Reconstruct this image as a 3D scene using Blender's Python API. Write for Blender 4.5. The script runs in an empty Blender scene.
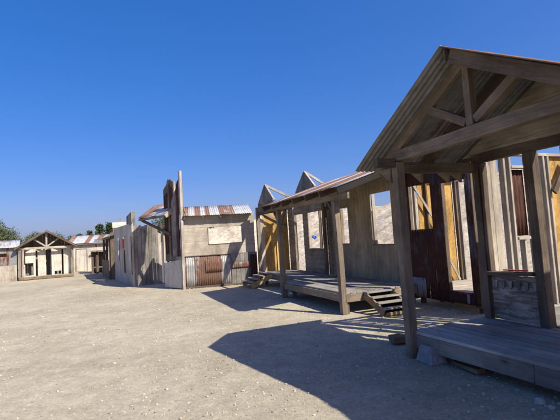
import bpy, math, random
from mathutils import Vector, Matrix, noise
random.seed(7)
S = bpy.context.scene
COL = S.collection
R = math.radians
V = Vector
UP = V((0, 0, 1))

# ------------------------------------------------------------------ camera
H = 1.6
PITCH, ROLL, YAW = math.atan(28 / 420), R(3.4), R(22.3)
fw = V((math.sin(YAW) * math.cos(PITCH), math.cos(YAW) * math.cos(PITCH), math.sin(PITCH)))
r0 = V((math.cos(YAW), -math.sin(YAW), 0)); u0 = r0.cross(fw)
cr, sr = math.cos(ROLL), math.sin(ROLL)
rt = cr * r0 - sr * u0; upv = sr * r0 + cr * u0
cam = bpy.data.cameras.new('camera'); camo = bpy.data.objects.new('camera', cam); COL.objects.link(camo)
cam.sensor_width = 36; cam.lens = 27; cam.clip_end = 3000; cam.clip_start = .05
camo.matrix_world = Matrix(((rt.x, upv.x, -fw.x, 0), (rt.y, upv.y, -fw.y, 0), (rt.z, upv.z, -fw.z, H), (0, 0, 0, 1)))
S.camera = camo

# ------------------------------------------------------------------ light
SUNV = V((.53, -.965, 1.0)).normalized()
sun = bpy.data.lights.new('sun', 'SUN'); suno = bpy.data.objects.new('sun', sun); COL.objects.link(suno)
sun.energy = 3.9; sun.angle = R(.5); sun.color = (1, .95, .84)
suno.rotation_euler = SUNV.to_track_quat('Z', 'Y').to_euler()
suno.location = SUNV * 60
W = bpy.data.worlds.new('World'); S.world = W; W.use_nodes = True
nt = W.node_tree; nt.nodes.clear()
sky = nt.nodes.new('ShaderNodeTexSky'); sky.sky_type = 'NISHITA'; sky.sun_disc = False
sky.sun_elevation = math.asin(SUNV.z); sky.sun_rotation = math.atan2(SUNV.x, SUNV.y)
sky.altitude = 300; sky.air_density = 1.0; sky.dust_density = 3; sky.ozone_density = 8
bg = nt.nodes.new('ShaderNodeBackground'); bg.inputs[1].default_value = .15
wo = nt.nodes.new('ShaderNodeOutputWorld')
gam = nt.nodes.new('ShaderNodeGamma'); gam.inputs[1].default_value = .62
mul = nt.nodes.new('ShaderNodeMix'); mul.data_type = 'RGBA'; mul.blend_type = 'MULTIPLY'; mul.inputs[0].default_value = 1; mul.inputs[7].default_value = (1, .91, 1.05, 1)
hsv = nt.nodes.new('ShaderNodeHueSaturation'); hsv.inputs['Saturation'].default_value = 1.53
nt.links.new(sky.outputs[0], gam.inputs[0]); nt.links.new(gam.outputs[0], mul.inputs[6]); nt.links.new(mul.outputs[2], hsv.inputs['Color'])
nt.links.new(hsv.outputs[0], bg.inputs[0]); nt.links.new(bg.outputs[0], wo.inputs[0])
S.view_settings.view_transform = 'Standard'; S.view_settings.look = 'None'
S.view_settings.exposure = 0.95; S.view_settings.gamma = 1
S.view_settings.use_curve_mapping = False

# ------------------------------------------------------------------ materials
class NT:
    def __init__(s, name):
        m = bpy.data.materials.new(name); m.use_nodes = True
        s.m = m; s.t = m.node_tree; s.t.nodes.clear()
        s.out = s.n('ShaderNodeOutputMaterial'); s.b = s.n('ShaderNodeBsdfPrincipled')
        s.l(s.b.outputs[0], s.out.inputs[0])
        s.b.inputs['Specular IOR Level'].default_value = .25
    def n(s, ty, **k):
        x = s.t.nodes.new(ty)
        for a, b in k.items(): setattr(x, a, b)
        return x
    def l(s, a, b): s.t.links.new(a, b)
    def noise(s, vec, scale, detail=4, rough=.6, dist=0):
        x = s.n('ShaderNodeTexNoise'); x.inputs['Scale'].default_value = scale; x.inputs['Detail'].default_value = detail
        x.inputs['Roughness'].default_value = rough; x.inputs['Distortion'].default_value = dist
        if vec: s.l(vec, x.inputs['Vector'])
        return x.outputs['Fac']
    def map(s, vec, sc):
        x = s.n('ShaderNodeMapping'); x.inputs['Scale'].default_value = sc; s.l(vec, x.inputs['Vector']); return x.outputs[0]
    def ramp(s, fac, stops):
        x = s.n('ShaderNodeValToRGB'); e = x.color_ramp.elements
        while len(e) < len(stops): e.new(.5)
        for i, (p, c) in enumerate(stops):
            e[i].position = p; e[i].color = (c[0], c[1], c[2], 1) if isinstance(c, (tuple, list)) else (c, c, c, 1)
        s.l(fac, x.inputs[0]); return x.outputs[0]
    def mix(s, fac, a, b, mode='MIX'):
        x = s.n('ShaderNodeMix', data_type='RGBA', blend_type=mode)
        for k, v in ((0, fac), (6, a), (7, b)):
            if hasattr(v, 'is_output'): s.l(v, x.inputs[k])
            elif isinstance(v, (tuple, list)): x.inputs[k].default_value = (*v[:3], 1)
            else: x.inputs[k].default_value = v
        return x.outputs[2]
    def math(s, op, a, b=None, clamp=False):
        x = s.n('ShaderNodeMath', operation=op); x.use_clamp = clamp
        for k, v in ((0, a), (1, b)):
            if v is None: continue
            if hasattr(v, 'is_output'): s.l(v, x.inputs[k])
            else: x.inputs[k].default_value = v
        return x.outputs[0]
    def bump(s, h, st=.3, dist=.01, normal=None):
        x = s.n('ShaderNodeBump'); x.inputs['Strength'].default_value = st; x.inputs['Distance'].default_value = dist
        s.l(h, x.inputs['Height'])
        if normal: s.l(normal, x.inputs['Normal'])
        s.l(x.outputs[0], s.b.inputs['Normal']); return x.outputs[0]
    def uv(s): return s.n('ShaderNodeUVMap').outputs[0]
    def obj(s): return s.n('ShaderNodeTexCoord').outputs['Object']
    def isl(s): return s.n('ShaderNodeNewGeometry').outputs['Random Per Island']

def wood(name, light, dark, tint=.3, stain=.45, rough=.85, peel=None):
    k = NT(name); uv = k.uv()
    g = k.noise(k.map(uv, (2.2, 55, 1)), 1, 6, .7, .3)
    g2 = k.noise(k.map(uv, (1.1, 8, 1)), 1, 4, .6, .6)
    c = k.mix(k.ramp(g, [(.3, 0), (.68, 1)]), dark, light)
    c = k.mix(k.math('MULTIPLY', k.ramp(g2, [(.38, 1), (.62, 0)]), .42), c, [x * .55 for x in dark])
    # knots
    vo = k.n('ShaderNodeTexVoronoi'); vo.inputs['Scale'].default_value = 1; k.l(k.map(uv, (1.7, 6, 1)), vo.inputs['Vector'])
    kn = k.ramp(vo.outputs['Distance'], [(.035, 1), (.11, 0)])
    c = k.mix(k.math('MULTIPLY', kn, .7), c, [x * .3 for x in dark])
    cr = k.noise(k.map(uv, (.9, 75, 1)), 1, 3, .5, .15)
    cr = k.ramp(cr, [(.300, 1), (.335, 0)])
    c = k.mix(k.math('MULTIPLY', cr, .75), c, [x * .22 for x in dark])
    if peel:
        p = k.noise(k.map(uv, (2.5, 14, 1)), 1, 7, .75, .5)
        c = k.mix(k.ramp(p, [(.47, 0), (.53, 1)]), c, peel)
    v = k.isl()
    c = k.mix(1, c, k.ramp(v, [(0, 1 - tint), (1, 1 + tint)]), 'MULTIPLY')
    st = k.noise(k.obj(), 1.5, 6, .65, .4)
    c = k.mix(1, c, k.ramp(st, [(.36, 1 - stain), (.6, 1.08)]), 'MULTIPLY')
    k.l(c, k.b.inputs['Base Color']); k.b.inputs['Roughness'].default_value = rough
    k.bump(k.math('SUBTRACT', g, k.math('MULTIPLY', cr, .8)), .6, .005)
    return k.m

def metal(name, rust=.5, light=(.46, .47, .48), rustc=(.17, .062, .03), dark=(.075, .028, .017), isl=.55, rough=.55):
    """galvanised corrugated iron, rusting in streaks down the sheet"""
    k = NT(name); uv = k.uv(); o = k.obj()
    a = k.noise(k.map(uv, (1.0, 11, 1)), 1, 6, .7, .4)
    b = k.noise(o, 2.3, 6, .65, .5)
    r = k.isl()
    s = k.math('ADD', k.math('MULTIPLY', a, .5), k.math('MULTIPLY', b, .5))
    s = k.math('ADD', s, k.math('MULTIPLY', k.math('SUBTRACT', r, .5), isl))
    m = k.ramp(s, [(.60 - .25 * rust - .06, 0), (.60 - .25 * rust + .07, 1)])
    f = k.noise(k.map(uv, (6, 30, 1)), 1, 6, .75)
    rc = k.mix(k.ramp(f, [(.35, 0), (.65, 1)]), dark, rustc)
    lc = k.mix(k.ramp(k.noise(o, 6, 5, .7), [(.35, 0), (.7, 1)]), [x * .62 for x in light], light)
    c = k.mix(m, lc, rc)
    k.l(c, k.b.inputs['Base Color'])
    k.l(k.math('MULTIPLY', k.math('SUBTRACT', 1, m), .15), k.b.inputs['Metallic'])
    k.l(k.ramp(m, [(0, rough), (1, .92)]), k.b.inputs['Roughness'])
    k.bump(f, .25, .002)
    return k.m

def plain(name, c, c2=None, scale=6, rough=.8, bump=.2, metallic=0):
    k = NT(name); o = k.obj()
    n = k.noise(o, scale, 6, .65)
    k.l(k.mix(k.ramp(n, [(.32, 0), (.68, 1)]), c2 or [x * .65 for x in c], c), k.b.inputs['Base Color'])
    k.b.inputs['Roughness'].default_value = rough; k.b.inputs['Metallic'].default_value = metallic
    k.bump(k.noise(o, scale * 9, 4, .7), bump, .004)
    return k.m

def osb(name, c, c2):
    k = NT(name); o = k.obj(); uv = k.uv()
    vo = k.n('ShaderNodeTexVoronoi'); vo.inputs['Scale'].default_value = 1; vo.inputs['Randomness'].default_value = 1
    k.l(k.map(uv, (26, 34, 1)), vo.inputs['Vector'])
    x = k.n('ShaderNodeSeparateColor'); k.l(vo.outputs['Color'], x.inputs[0])
    col = k.mix(k.ramp(x.outputs[0], [(.1, 0), (.9, 1)]), c2, c)
    st = k.noise(k.map(o, (2.5, 2.5, .9)), 1, 6, .65, .6)
    col = k.mix(1, col, k.ramp(st, [(.35, .55), (.62, 1.1)]), 'MULTIPLY')
    k.l(col, k.b.inputs['Base Color']); k.b.inputs['Roughness'].default_value = .75
    k.bump(x.outputs[1], .2, .003)
    return k.m

def stucco(name, c, c2):
    """pale lap boarding with broad dirty washes"""
    k = NT(name); o = k.obj(); uv = k.uv()
    a = k.noise(k.map(o, (1.6, 1.6, .8)), 1, 7, .68, .5)
    g = k.noise(k.map(uv, (3, 26, 1)), 1, 5, .7)
    col = k.mix(k.ramp(a, [(.34, 0), (.58, 1)]), c2, c)
    col = k.mix(1, col, k.ramp(g, [(.3, .74), (.66, 1.06)]), 'MULTIPLY')
    col = k.mix(1, col, k.ramp(k.isl(), [(0, .88), (1, 1.1)]), 'MULTIPLY')
    k.l(col, k.b.inputs['Base Color']); k.b.inputs['Roughness'].default_value = .9
    k.bump(g, .35, .004)
    return k.m

M = {}
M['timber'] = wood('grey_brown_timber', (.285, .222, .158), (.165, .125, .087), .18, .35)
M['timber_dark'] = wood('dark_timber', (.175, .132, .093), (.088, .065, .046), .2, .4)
M['deck'] = wood('deck_boards', (.35, .32, .28), (.205, .185, .16), .2, .3)
M['siding'] = wood('grooved_siding', (.40, .325, .225), (.295, .235, .16), .05, .36)
M['lap'] = wood('lap_siding', (.37, .30, .215), (.235, .187, .132), .1, .4)
M['grey'] = wood('grey_planks', (.30, .27, .235), (.155, .138, .118), .25, .5)
M['pale'] = wood('pale_planks', (.50, .44, .36), (.30, .25, .19), .15, .35)
M['stud'] = wood('weathered_studs', (.46, .41, .345), (.24, .20, .16), .2, .3)
M['newwood'] = wood('fresh_pine', (.62, .44, .20), (.42, .27, .11), .15, .3)
M['timber_black'] = wood('shade_black_timber', (.028, .024, .02), (.016, .013, .011), .2, .3)  # near-black wood with shade put into its colour
M['gabletan'] = wood('tan_gable_boards', (.50, .43, .32), (.34, .285, .205), .06, .4)
M['deckpale'] = wood('bleached_deck_boards', (.45, .415, .365), (.28, .255, .22), .2, .3)
M['greydark'] = wood('grey_weathered_fascia', (.30, .27, .23), (.17, .15, .125), .15, .4)
M['newtan'] = wood('newer_tan_timber', (.40, .275, .14), (.25, .165, .08), .12, .3)
M['tan'] = wood('tan_timber', (.27, .19, .105), (.15, .10, .055), .15, .35)
M['white'] = wood('whitewashed_boards', (.70, .63, .52), (.54, .475, .37), .1, .22)
M['cream'] = stucco('weathered_cream_boards', (.48, .415, .325), (.255, .205, .15))
M['skirt'] = stucco('grey_panel', (.56, .51, .43), (.36, .315, .255))
M['panelpeel'] = wood('peeling_panel', (.27, .235, .19), (.16, .14, .112), .12, .4, peel=(.36, .325, .28))
M['osb'] = osb('yellow_sheathing', (.50, .30, .085), (.385, .215, .055))
M['roof'] = metal('rusty_roof_iron', .50, light=(.56, .56, .55), rustc=(.235, .14, .10), dark=(.15, .08, .055), isl=1.0)
M['roof_brown'] = metal('brown_rusted_roof_iron', .62, light=(.60, .59, .57), rustc=(.25, .15, .105), dark=(.15, .08, .055), isl=1.0)
M['roof_mix'] = metal('pale_rusting_roof_iron', .36, light=(.52, .53, .54), rustc=(.24, .14, .10), dark=(.15, .08, .055), isl=.8)
M['roof_pale'] = metal('grey_roof_iron', .30, light=(.50, .50, .50), rustc=(.24, .11, .07), isl=.5)
M['galv_warm'] = metal('old_galvanised_roof_iron', -.25, light=(.33, .32, .30), isl=.3)
M['rust'] = metal('rusted_wall_iron', 1.12, rustc=(.10, .040, .027), dark=(.030, .015, .012), light=(.13, .125, .13), isl=.3)
M['skirtiron'] = metal('streaked_wall_iron', .47, light=(.39, .375, .35), rustc=(.19, .115, .08), dark=(.11, .055, .036), isl=.9)
M['rustpatch'] = metal('brown_rusted_sheet', .62, light=(.40, .37, .34), rustc=(.20, .105, .07), dark=(.095, .045, .03), isl=.3)
M['galv'] = metal('dull_galvanised_iron', .1, light=(.28, .28, .275), isl=.3)
M['concrete'] = plain('rough_concrete', (.30, .29, .28), (.19, .185, .18), 5, .95, .5)
M['stone'] = plain('pale_stone', (.47, .43, .36), (.31, .28, .23), 9, .95, .5)
M['red'] = plain('faded_red', (.52, .035, .04), (.36, .03, .03), 8)
M['green'] = plain('bright_green', (.10, .42, .05), (.07, .30, .04), 8)
M['blue'] = plain('blue_tarp', (.06, .19, .55), (.04, .12, .4), 8, .5)
M['black'] = plain('slot_dark', (.02, .02, .022), (.012, .012, .012), 8)  # stands for the darkness inside the plank slot
M['bark'] = plain('bark', (.10, .075, .055), (.05, .037, .028), 9, .95, .6)

def leafmat(name, c, c2):
    k = NT(name)
    col = k.mix(k.isl(), c, c2)
    k.l(col, k.b.inputs['Base Color']); k.b.inputs['Roughness'].default_value = .7
    return k.m
M['pine'] = leafmat('pine_needles', (.030, .050, .018), (.075, .105, .040))
M['leaf'] = leafmat('grey_green_leaves', (.050, .068, .028), (.12, .14, .065))

# ------------------------------------------------------------------ mesh builder
class MB:
    def __init__(s): s.v = []; s.f = []; s.uv = []
    def hex(s, p, axis):
        """8 corners (bottom 4 ccw, top 4 ccw), axis = direction of the grain"""
        i = len(s.v); s.v += [tuple(x) for x in p]
        ou, ov = random.uniform(0, 50), random.uniform(0, 50)
        ax = axis.normalized()
        for q in ((3, 2, 1, 0), (4, 5, 6, 7), (0, 1, 5, 4), (1, 2, 6, 5), (2, 3, 7, 6), (3, 0, 4, 7)):
            s.f.append([i + a for a in q])
            P = [V(p[a]) for a in q]
            nn = (P[1] - P[0]).cross(P[2] - P[0])
            if nn.length < 1e-12: nn = (P[2] - P[0]).cross(P[3] - P[0])
            w = ax.cross(nn)
            w = w.normalized() if w.length > 1e-9 else ax.orthogonal().normalized()
            if abs(ax.dot(nn.normalized() if nn.length else ax)) > .9:
                a2 = ax.orthogonal().normalized(); w = ax.cross(a2).normalized()
                s.uv.append([(ou + x.dot(a2) * .3, ov + x.dot(w)) for x in P])
            else:
                s.uv.append([(ou + x.dot(ax), ov + x.dot(w)) for x in P])
    def box(s, a, b, axis=None):
        (x0, y0, z0), (x1, y1, z1) = a, b
        d = [abs(x1 - x0), abs(y1 - y0), abs(z1 - z0)]
        if axis is None: axis = V([(1, 0, 0), (0, 1, 0), (0, 0, 1)][d.index(max(d))])
        s.hex([V(q) for q in ((x0, y0, z0), (x1, y0, z0), (x1, y1, z0), (x0, y1, z0), (x0, y0, z1), (x1, y0, z1), (x1, y1, z1), (x0, y1, z1))], axis)
        return s
    def beam(s, a, b, w, h, up=UP, cut=0):
        """timber from a to b (centre line), w sideways, h along up"""
        a, b = V(a), V(b); ax = (b - a).normalized()
        side = ax.cross(V(up))
        side = side.normalized() if side.length > 1e-6 else V((1, 0, 0))
        u = side.cross(ax).normalized()
        L = (b - a).length; k = max(1, int(L / .3)); am = min(.0032, min(w, h) * .05); sd_ = random.uniform(0, 99)
        rings = []
        for q in range(k + 1):
            c = a + (b - a) * (q / k); wob = (side * noise.noise((q * .35, sd_, 0)) + u * noise.noise((q * .35, sd_, 7))) * am * 2.2 * (1 if L > 1 else .3)
            rings.append([c + wob + side * sx * w / 2 + u * sy * h / 2 + V((random.uniform(-1, 1), random.uniform(-1, 1), random.uniform(-1, 1))) * am
                          for sx, sy in ((-1, -1), (1, -1), (1, 1), (-1, 1))])
        if (rings[0][1] - rings[0][0]).cross(rings[0][3] - rings[0][0]).dot(ax) < 0: rings = [r[::-1] for r in rings]
        s.rod(rings, ax); return s
    def rod(s, rings, ax):
        i = len(s.v); ou, ov = random.uniform(0, 50), random.uniform(0, 50); n = len(rings); ax = ax.normalized()
        for r in rings: s.v += [tuple(p) for p in r]
        per = [0]
        for q in range(4): per.append(per[-1] + (rings[0][(q + 1) % 4] - rings[0][q]).length)
        al = [(sum(r, V()) / 4 - sum(rings[0], V()) / 4).length for r in rings]
        e = i + 4 * (n - 1)
        for q in ([i + 3, i + 2, i + 1, i], [e, e + 1, e + 2, e + 3]):
            s.f.append(q); a2 = ax.orthogonal().normalized(); w = ax.cross(a2); s.uv.append([(ou + V(s.v[x]).dot(a2) * .3, ov + V(s.v[x]).dot(w)) for x in q])
        for r in range(n - 1):
            for k in range(4):
                a = i + 4 * r; s.f.append([a + k, a + (k + 1) % 4, a + 4 + (k + 1) % 4, a + 4 + k])
                s.uv.append([(ou + al[r], ov + per[k]), (ou + al[r], ov + per[k + 1]), (ou + al[r + 1], ov + per[k + 1]), (ou + al[r + 1], ov + per[k])])
    def post(s, x, y, z0, z1, w, d=None, lean=(0, 0)):
        d = d or w
        k = max(1, int((z1 - z0) / .3)); am = min(.0035, w * .035); sd_ = random.uniform(0, 99); rings = []
        for q in range(k + 1):
            t = q / k; z = z0 + (z1 - z0) * t; wx, wy = noise.noise((q * .35, sd_, 0)) * am * 2, noise.noise((q * .35, sd_, 5)) * am * 2
            rings.append([V((x + wx + lean[0] * t + sx * w / 2 + random.uniform(-1, 1) * am, y + wy + lean[1] * t + sy * d / 2 + random.uniform(-1, 1) * am, z)) for sx, sy in ((-1, -1), (1, -1), (1, 1), (-1, 1))])
        s.rod(rings, UP); return s
    def strip(s, o, u, n, a, b, za0, zb0, zb1, za1, t0, t1, axis):
        P = lambda uu, zz, t: V((o[0], o[1], 0)) + u * uu + n * t + UP * zz
        q = [P(a, za0, t0), P(b, zb0, t0), P(b, zb0, t1), P(a, za0, t1), P(a, za1, t0), P(b, zb1, t0), P(b, zb1, t1), P(a, za1, t1)]
        s.hex(q, axis)
    def boards(s, o, u, n, L, top, openings=(), bw=.14, vertical=True, th=.02, gap=.004, bottom=0, jit=.003, start=0, ragged=0, lap=False):
        """boarded wall in the vertical plane through o along u, outer face on side n, with rectangular openings (u0,u1,z0,z1)"""
        u = V((u[0], u[1], 0)).normalized(); n = V((n[0], n[1], 0)).normalized()
        topf = top if callable(top) else (lambda uu: top)
        botf = bottom if callable(bottom) else (lambda uu: bottom)
        if vertical:
            ed = []; x = start
            while x < L - .02: ed.append(x); x += bw * random.uniform(.93, 1.07)
            ed.append(L)
            for q in openings:
                for e in q[:2]:
                    if start < e < L: ed = [z for z in ed if abs(z - e) > .035 or z in (start, L)] + [e]
            ed = sorted(set(ed))
            for a, b in zip(ed, ed[1:]):
                m = (a + b) / 2; iv = [(None, None)]
                cuts = sorted((q[2], q[3]) for q in openings if q[0] < m < q[1])
                segs = []; lo = None
                for c0, c1 in cuts:
                    segs.append((lo, c0)); lo = c1
                segs.append((lo, None))
                j = random.uniform(-jit, jit); rg = random.uniform(-ragged, ragged); rb = random.uniform(0, ragged * .5)
                for z0, z1 in segs:
                    A, B = a + gap / 2, b - gap / 2
                    a0 = botf(A) - rb if z0 is None else z0; b0 = botf(B) - rb if z0 is None else z0
                    a1 = topf(A) + rg if z1 is None else z1; b1 = topf(B) + rg if z1 is None else z1
                    if min(a1 - a0, b1 - b0) < .005: continue
                    s.strip(o, u, n, A, B, a0, b0, b1, a1, j - th, j, UP)
        else:
            zt = topf(L / 2); zb = botf(L / 2)
            ed = [zb]; x = zb
            while x < zt - .03: x += bw * random.uniform(.97, 1.03); ed.append(min(x, zt))
            for q in openings:
                for e in q[2:4]:
                    if zb < e < zt: ed = [z for z in ed if abs(z - e) > .03 or z in (zb, zt)] + [e]
            ed = sorted(set(ed))
            for a, b in zip(ed, ed[1:]):
                m = (a + b) / 2
                cuts = sorted((q[0], q[1]) for q in openings if q[2] < m < q[3])
                lo = start; segs = []
                for c0, c1 in cuts: segs.append((lo, c0)); lo = c1
                segs.append((lo, L))
                j = random.uniform(-jit, jit)
                for x0, x1 in segs:
                    if x1 - x0 < .01: continue
                    if lap:
                        i0 = len(s.v); s.strip(o, u, n, x0, x1, a - (.012 if a > zb else 0), a - (.012 if a > zb else 0), b, b, j - th, j, u)
                        for q in (0, 1, 2, 3): s.v[i0 + q] = tuple(V(s.v[i0 + q]) + n * (.014 + random.uniform(0, .004)))
                    else: s.strip(o, u, n, x0, x1, a + gap / 2, a + gap / 2, b - gap / 2, b - gap / 2, j - th, j, u)
        return s
    def iron(s, o, u, v, W_, L_, sheet=.62, pitch=.076, amp=.009, nseg=6, rows=3, ragged=.02, hole=()):
        """corrugated sheets: o corner, u across the ribs, v along the ribs; hole = (u0,u1,v0,v1) openings"""
        o, u, v = V(o), V(u).normalized(), V(v).normalized(); n = u.cross(v).normalized()
        x = 0
        while x < W_ - .01:
            w = min(sheet * random.uniform(.85, 1.15), W_ - x)
            if W_ - x - w < .1: w = W_ - x
            segs = [(0, L_)]
            xs = [(x, x + w)]
            for h in hole:
                nx = []
                for a, b in xs:
                    pts = sorted({a, b, *[e for e in h[:2] if a < e < b]})
                    nx += list(zip(pts, pts[1:]))
                xs = nx
            lift = random.uniform(-.004, .004); r0_, r1_ = random.uniform(0, ragged), random.uniform(-ragged, ragged)
            tilt = random.uniform(-.004, .004)
            for a, b in xs:
                m = (a + b) / 2; lo = -r0_; segs = []
                for h in sorted(q[2:4] for q in hole if q[0] < m < q[1]): segs.append((lo, h[0])); lo = h[1]
                segs.append((lo, L_ + r1_))
                for l0, l1 in segs:
                    if l1 - l0 < .02: continue
                    k = max(2, int((b - a) / pitch * nseg)); i0 = len(s.v); ou, ov = random.uniform(0, 40), random.uniform(0, 40)
                    ww = (b - a) + (.012 if b < W_ - .02 and not hole else 0)
                    for r in range(rows + 1):
                        t = l0 + (l1 - l0) * r / rows
                        for q in range(k + 1):
                            e = a + ww * q / k
                            dz = amp * math.sin(2 * math.pi * e / pitch) + lift + tilt * (r / rows) + .008 * noise.noise((e * 2.3, t * 2.1, x)) + (.012 * noise.noise((e * 5, x, 3)) if r in (0, rows) else 0)
                            s.v.append(tuple(o + u * e + v * t + n * dz))
                    for r in range(rows):
                        for q in range(k):
                            i = i0 + r * (k + 1) + q; f = [i, i + 1, i + k + 2, i + k + 1]
                            s.f.append(f)
                            s.uv.append([(ou + (l0 + (l1 - l0) * rr / rows), ov + (a + ww * qq / k)) for rr, qq in ((r, q), (r, q + 1), (r + 1, q + 1), (r + 1, q))])
            x += w
        return s
    def mesh(s, name, mat, smooth=False):
        me = bpy.data.meshes.new(name); me.from_pydata(s.v, [], s.f); me.materials.append(mat)
        if s.uv:
            ul = me.uv_layers.new(name='UVMap')
            ul.data.foreach_set('uv', [c for f in s.uv for p in f for c in p])
        if smooth: me.polygons.foreach_set('use_smooth', [True] * len(me.polygons))
        me.update(); return me

BASE = {}
def tag(o, label=None, cat=None, group=None, kind=None):
    for k, v in (('label', label), ('category', cat), ('group', group), ('kind', kind)):
        if v: o[k] = v
    return o
def thing(name, loc, label, cat, group=None):
    o = bpy.data.objects.new(name, None); COL.objects.link(o); o.location = loc; o.empty_display_size = .2
    BASE[o.name] = V(loc)
    return tag(o, label, cat, group)
def part(name, mb, mat, parent, bevel=.004, solid=0, smooth=False, label=None):
    """links the builder's world-space geometry as one mesh, a child of parent"""
    me = mb.mesh(name, mat, smooth)
    o = bpy.data.objects.new(name, me); COL.objects.link(o)
    if parent is not None:
        o.parent = parent
        if parent.type == 'EMPTY': o.location = -V(parent.location)
    if solid:
        d = o.modifiers.new('thickness', 'SOLIDIFY'); d.thickness = solid; d.offset = 0
    elif bevel:
        d = o.modifiers.new('worn_edges', 'BEVEL'); d.width = bevel; d.segments = 1; d.limit_method = 'ANGLE'
    if label: o['label'] = label
    return o
def single(name, mb, mat, loc, label, cat, group=None, bevel=.004, smooth=False, solid=0):
    """a top-level thing that is one mesh, origin at its base"""
    l = V(loc); mb.v = [tuple(V(p) - l) for p in mb.v]
    o = part(name, mb, mat, None, bevel, solid, smooth); o.location = l
    return tag(o, label, cat, group)

# ------------------------------------------------------------------ ground
def gz(x, y):
    d = math.hypot(x, y)
    k = 1 / (1 + (d / 22) ** 2)
    z = .007 * noise.noise((x * .7, y * .7, 3.1)) * (.25 + .75 * k) + .003 * noise.noise((x * 2.3, y * 2.3, 1.2)) * k + .006 * noise.noise((x * 6.1, y * 6.1, 5)) * k
    z += .004 * noise.noise((x * 14, y * 14, 9)) * k
    return z - .012
def graded(lo, hi, step, far0, far1, g=1.16):
    a = []; x = lo
    while x <= hi: a.append(x); x += step
    st = step; x = a[-1]; b = []
    while x < far1: st *= g; x += st; b.append(x)
    st = step; x = lo; c = []
    while x > far0: st *= g; x -= st; c.append(x)
    return c[::-1] + a + b
gxs = graded(-4.2, 4.8, .045, -500, 500); gys = graded(1.6, 9.5, .045, -120, 900)
g = MB(); nx = len(gxs)
g.v = [(x, y, gz(x, y)) for y in gys for x in gxs]
g.f = [[j * nx + i, j * nx + i + 1, (j + 1) * nx + i + 1, (j + 1) * nx + i] for j in range(len(gys) - 1) for i in range(nx - 1)]
k = NT('pale_gravel_ground'); o = k.obj()
big = k.noise(o, .35, 5, .6, .4); mid = k.noise(o, 2.6, 8, .78); fine = k.noise(o, 30, 6, .8); grit = k.noise(o, 150, 3, .7)
c = k.mix(k.ramp(big, [(.35, 0), (.65, 1)]), (.37, .318, .222), (.475, .415, .30))
c = k.mix(1, c, k.ramp(mid, [(.3, .74), (.7, 1.16)]), 'MULTIPLY')
c = k.mix(1, c, k.ramp(fine, [(.3, .68), (.7, 1.22)]), 'MULTIPLY')
# pale grit chips
vo = k.n('ShaderNodeTexVoronoi'); vo.inputs['Scale'].default_value = 32; k.l(o, vo.inputs['Vector'])
sp = k.n('ShaderNodeSeparateColor'); k.l(vo.outputs['Color'], sp.inputs[0])
chip = k.math('MULTIPLY', k.ramp(vo.outputs['Distance'], [(.16, 1), (.26, 0)]), k.ramp(sp.outputs[0], [(.62, 0), (.66, 1)]))
c = k.mix(k.math('MULTIPLY', chip, .65), c, (.56, .51, .42))
vo2 = k.n('ShaderNodeTexVoronoi'); vo2.inputs['Scale'].default_value = 13; k.l(o, vo2.inputs['Vector'])
sp2 = k.n('ShaderNodeSeparateColor'); k.l(vo2.outputs['Color'], sp2.inputs[0])
chip2 = k.math('MULTIPLY', k.ramp(vo2.outputs['Distance'], [(.10, 1), (.2, 0)]), k.ramp(sp2.outputs[0], [(.70, 0), (.74, 1)]))
c = k.mix(k.math('MULTIPLY', chip2, .6), c, (.60, .55, .46))
dk = k.math('MULTIPLY', k.ramp(vo.outputs['Distance'], [(.12, 1), (.2, 0)]), k.ramp(sp.outputs[1], [(.86, 0), (.89, 1)]))
c = k.mix(k.math('MULTIPLY', dk, .6), c, (.15, .125, .10))
# tyre track: a shallow pressed band with tread bars, crossing the yard
xyz = k.n('ShaderNodeSeparateXYZ'); k.l(o, xyz.inputs[0])
def track(a, b, cc, wd):
    q = k.math('ADD', k.math('MULTIPLY', xyz.outputs[0], b), a)
    q = k.math('ADD', q, k.math('MULTIPLY', k.math('MULTIPLY', xyz.outputs[0], xyz.outputs[0]), cc))
    d = k.math('ABSOLUTE', k.math('SUBTRACT', xyz.outputs[1], k.math('ADD', q, k.math('MULTIPLY', mid, .06))))
    return k.ramp(k.math('DIVIDE', d, wd), [(.6, 1), (1, 0)])
band = k.math('MAXIMUM', track(6.376, -.645, -.136, .12), k.math('MULTIPLY', track(4.75, -.62, -.136, .11), .45))
wv = k.n('ShaderNodeTexWave', wave_type='BANDS', bands_direction='X'); wv.inputs['Scale'].default_value = 3.2; wv.inputs['Distortion'].default_value = 5; wv.inputs['Detail'].default_value = 3
k.l(o, wv.inputs['Vector'])
broken = k.math('MULTIPLY', band, k.ramp(k.noise(o, 1.6, 4, .6), [(.40, .0), (.62, 1)]))
tread = k.math('MULTIPLY', wv.outputs['Fac'], broken)
c = k.mix(k.math('MULTIPLY', tread, .38), c, (.22, .185, .135))
k.l(c, k.b.inputs['Base Color']); k.b.inputs['Roughness'].default_value = .95; k.b.inputs['Specular IOR Level'].default_value = .1
h = k.math('ADD', k.math('MULTIPLY', fine, .5), k.math('ADD', k.math('MULTIPLY', grit, .22), k.math('MULTIPLY', chip, .3)))
h = k.math('SUBTRACT', h, k.math('MULTIPLY', tread, .4))
k.bump(h, .75, .022)
gmesh = g.mesh('ground', k.m, True)
go = bpy.data.objects.new('ground', gmesh); COL.objects.link(go); go['kind'] = 'structure'

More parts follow.
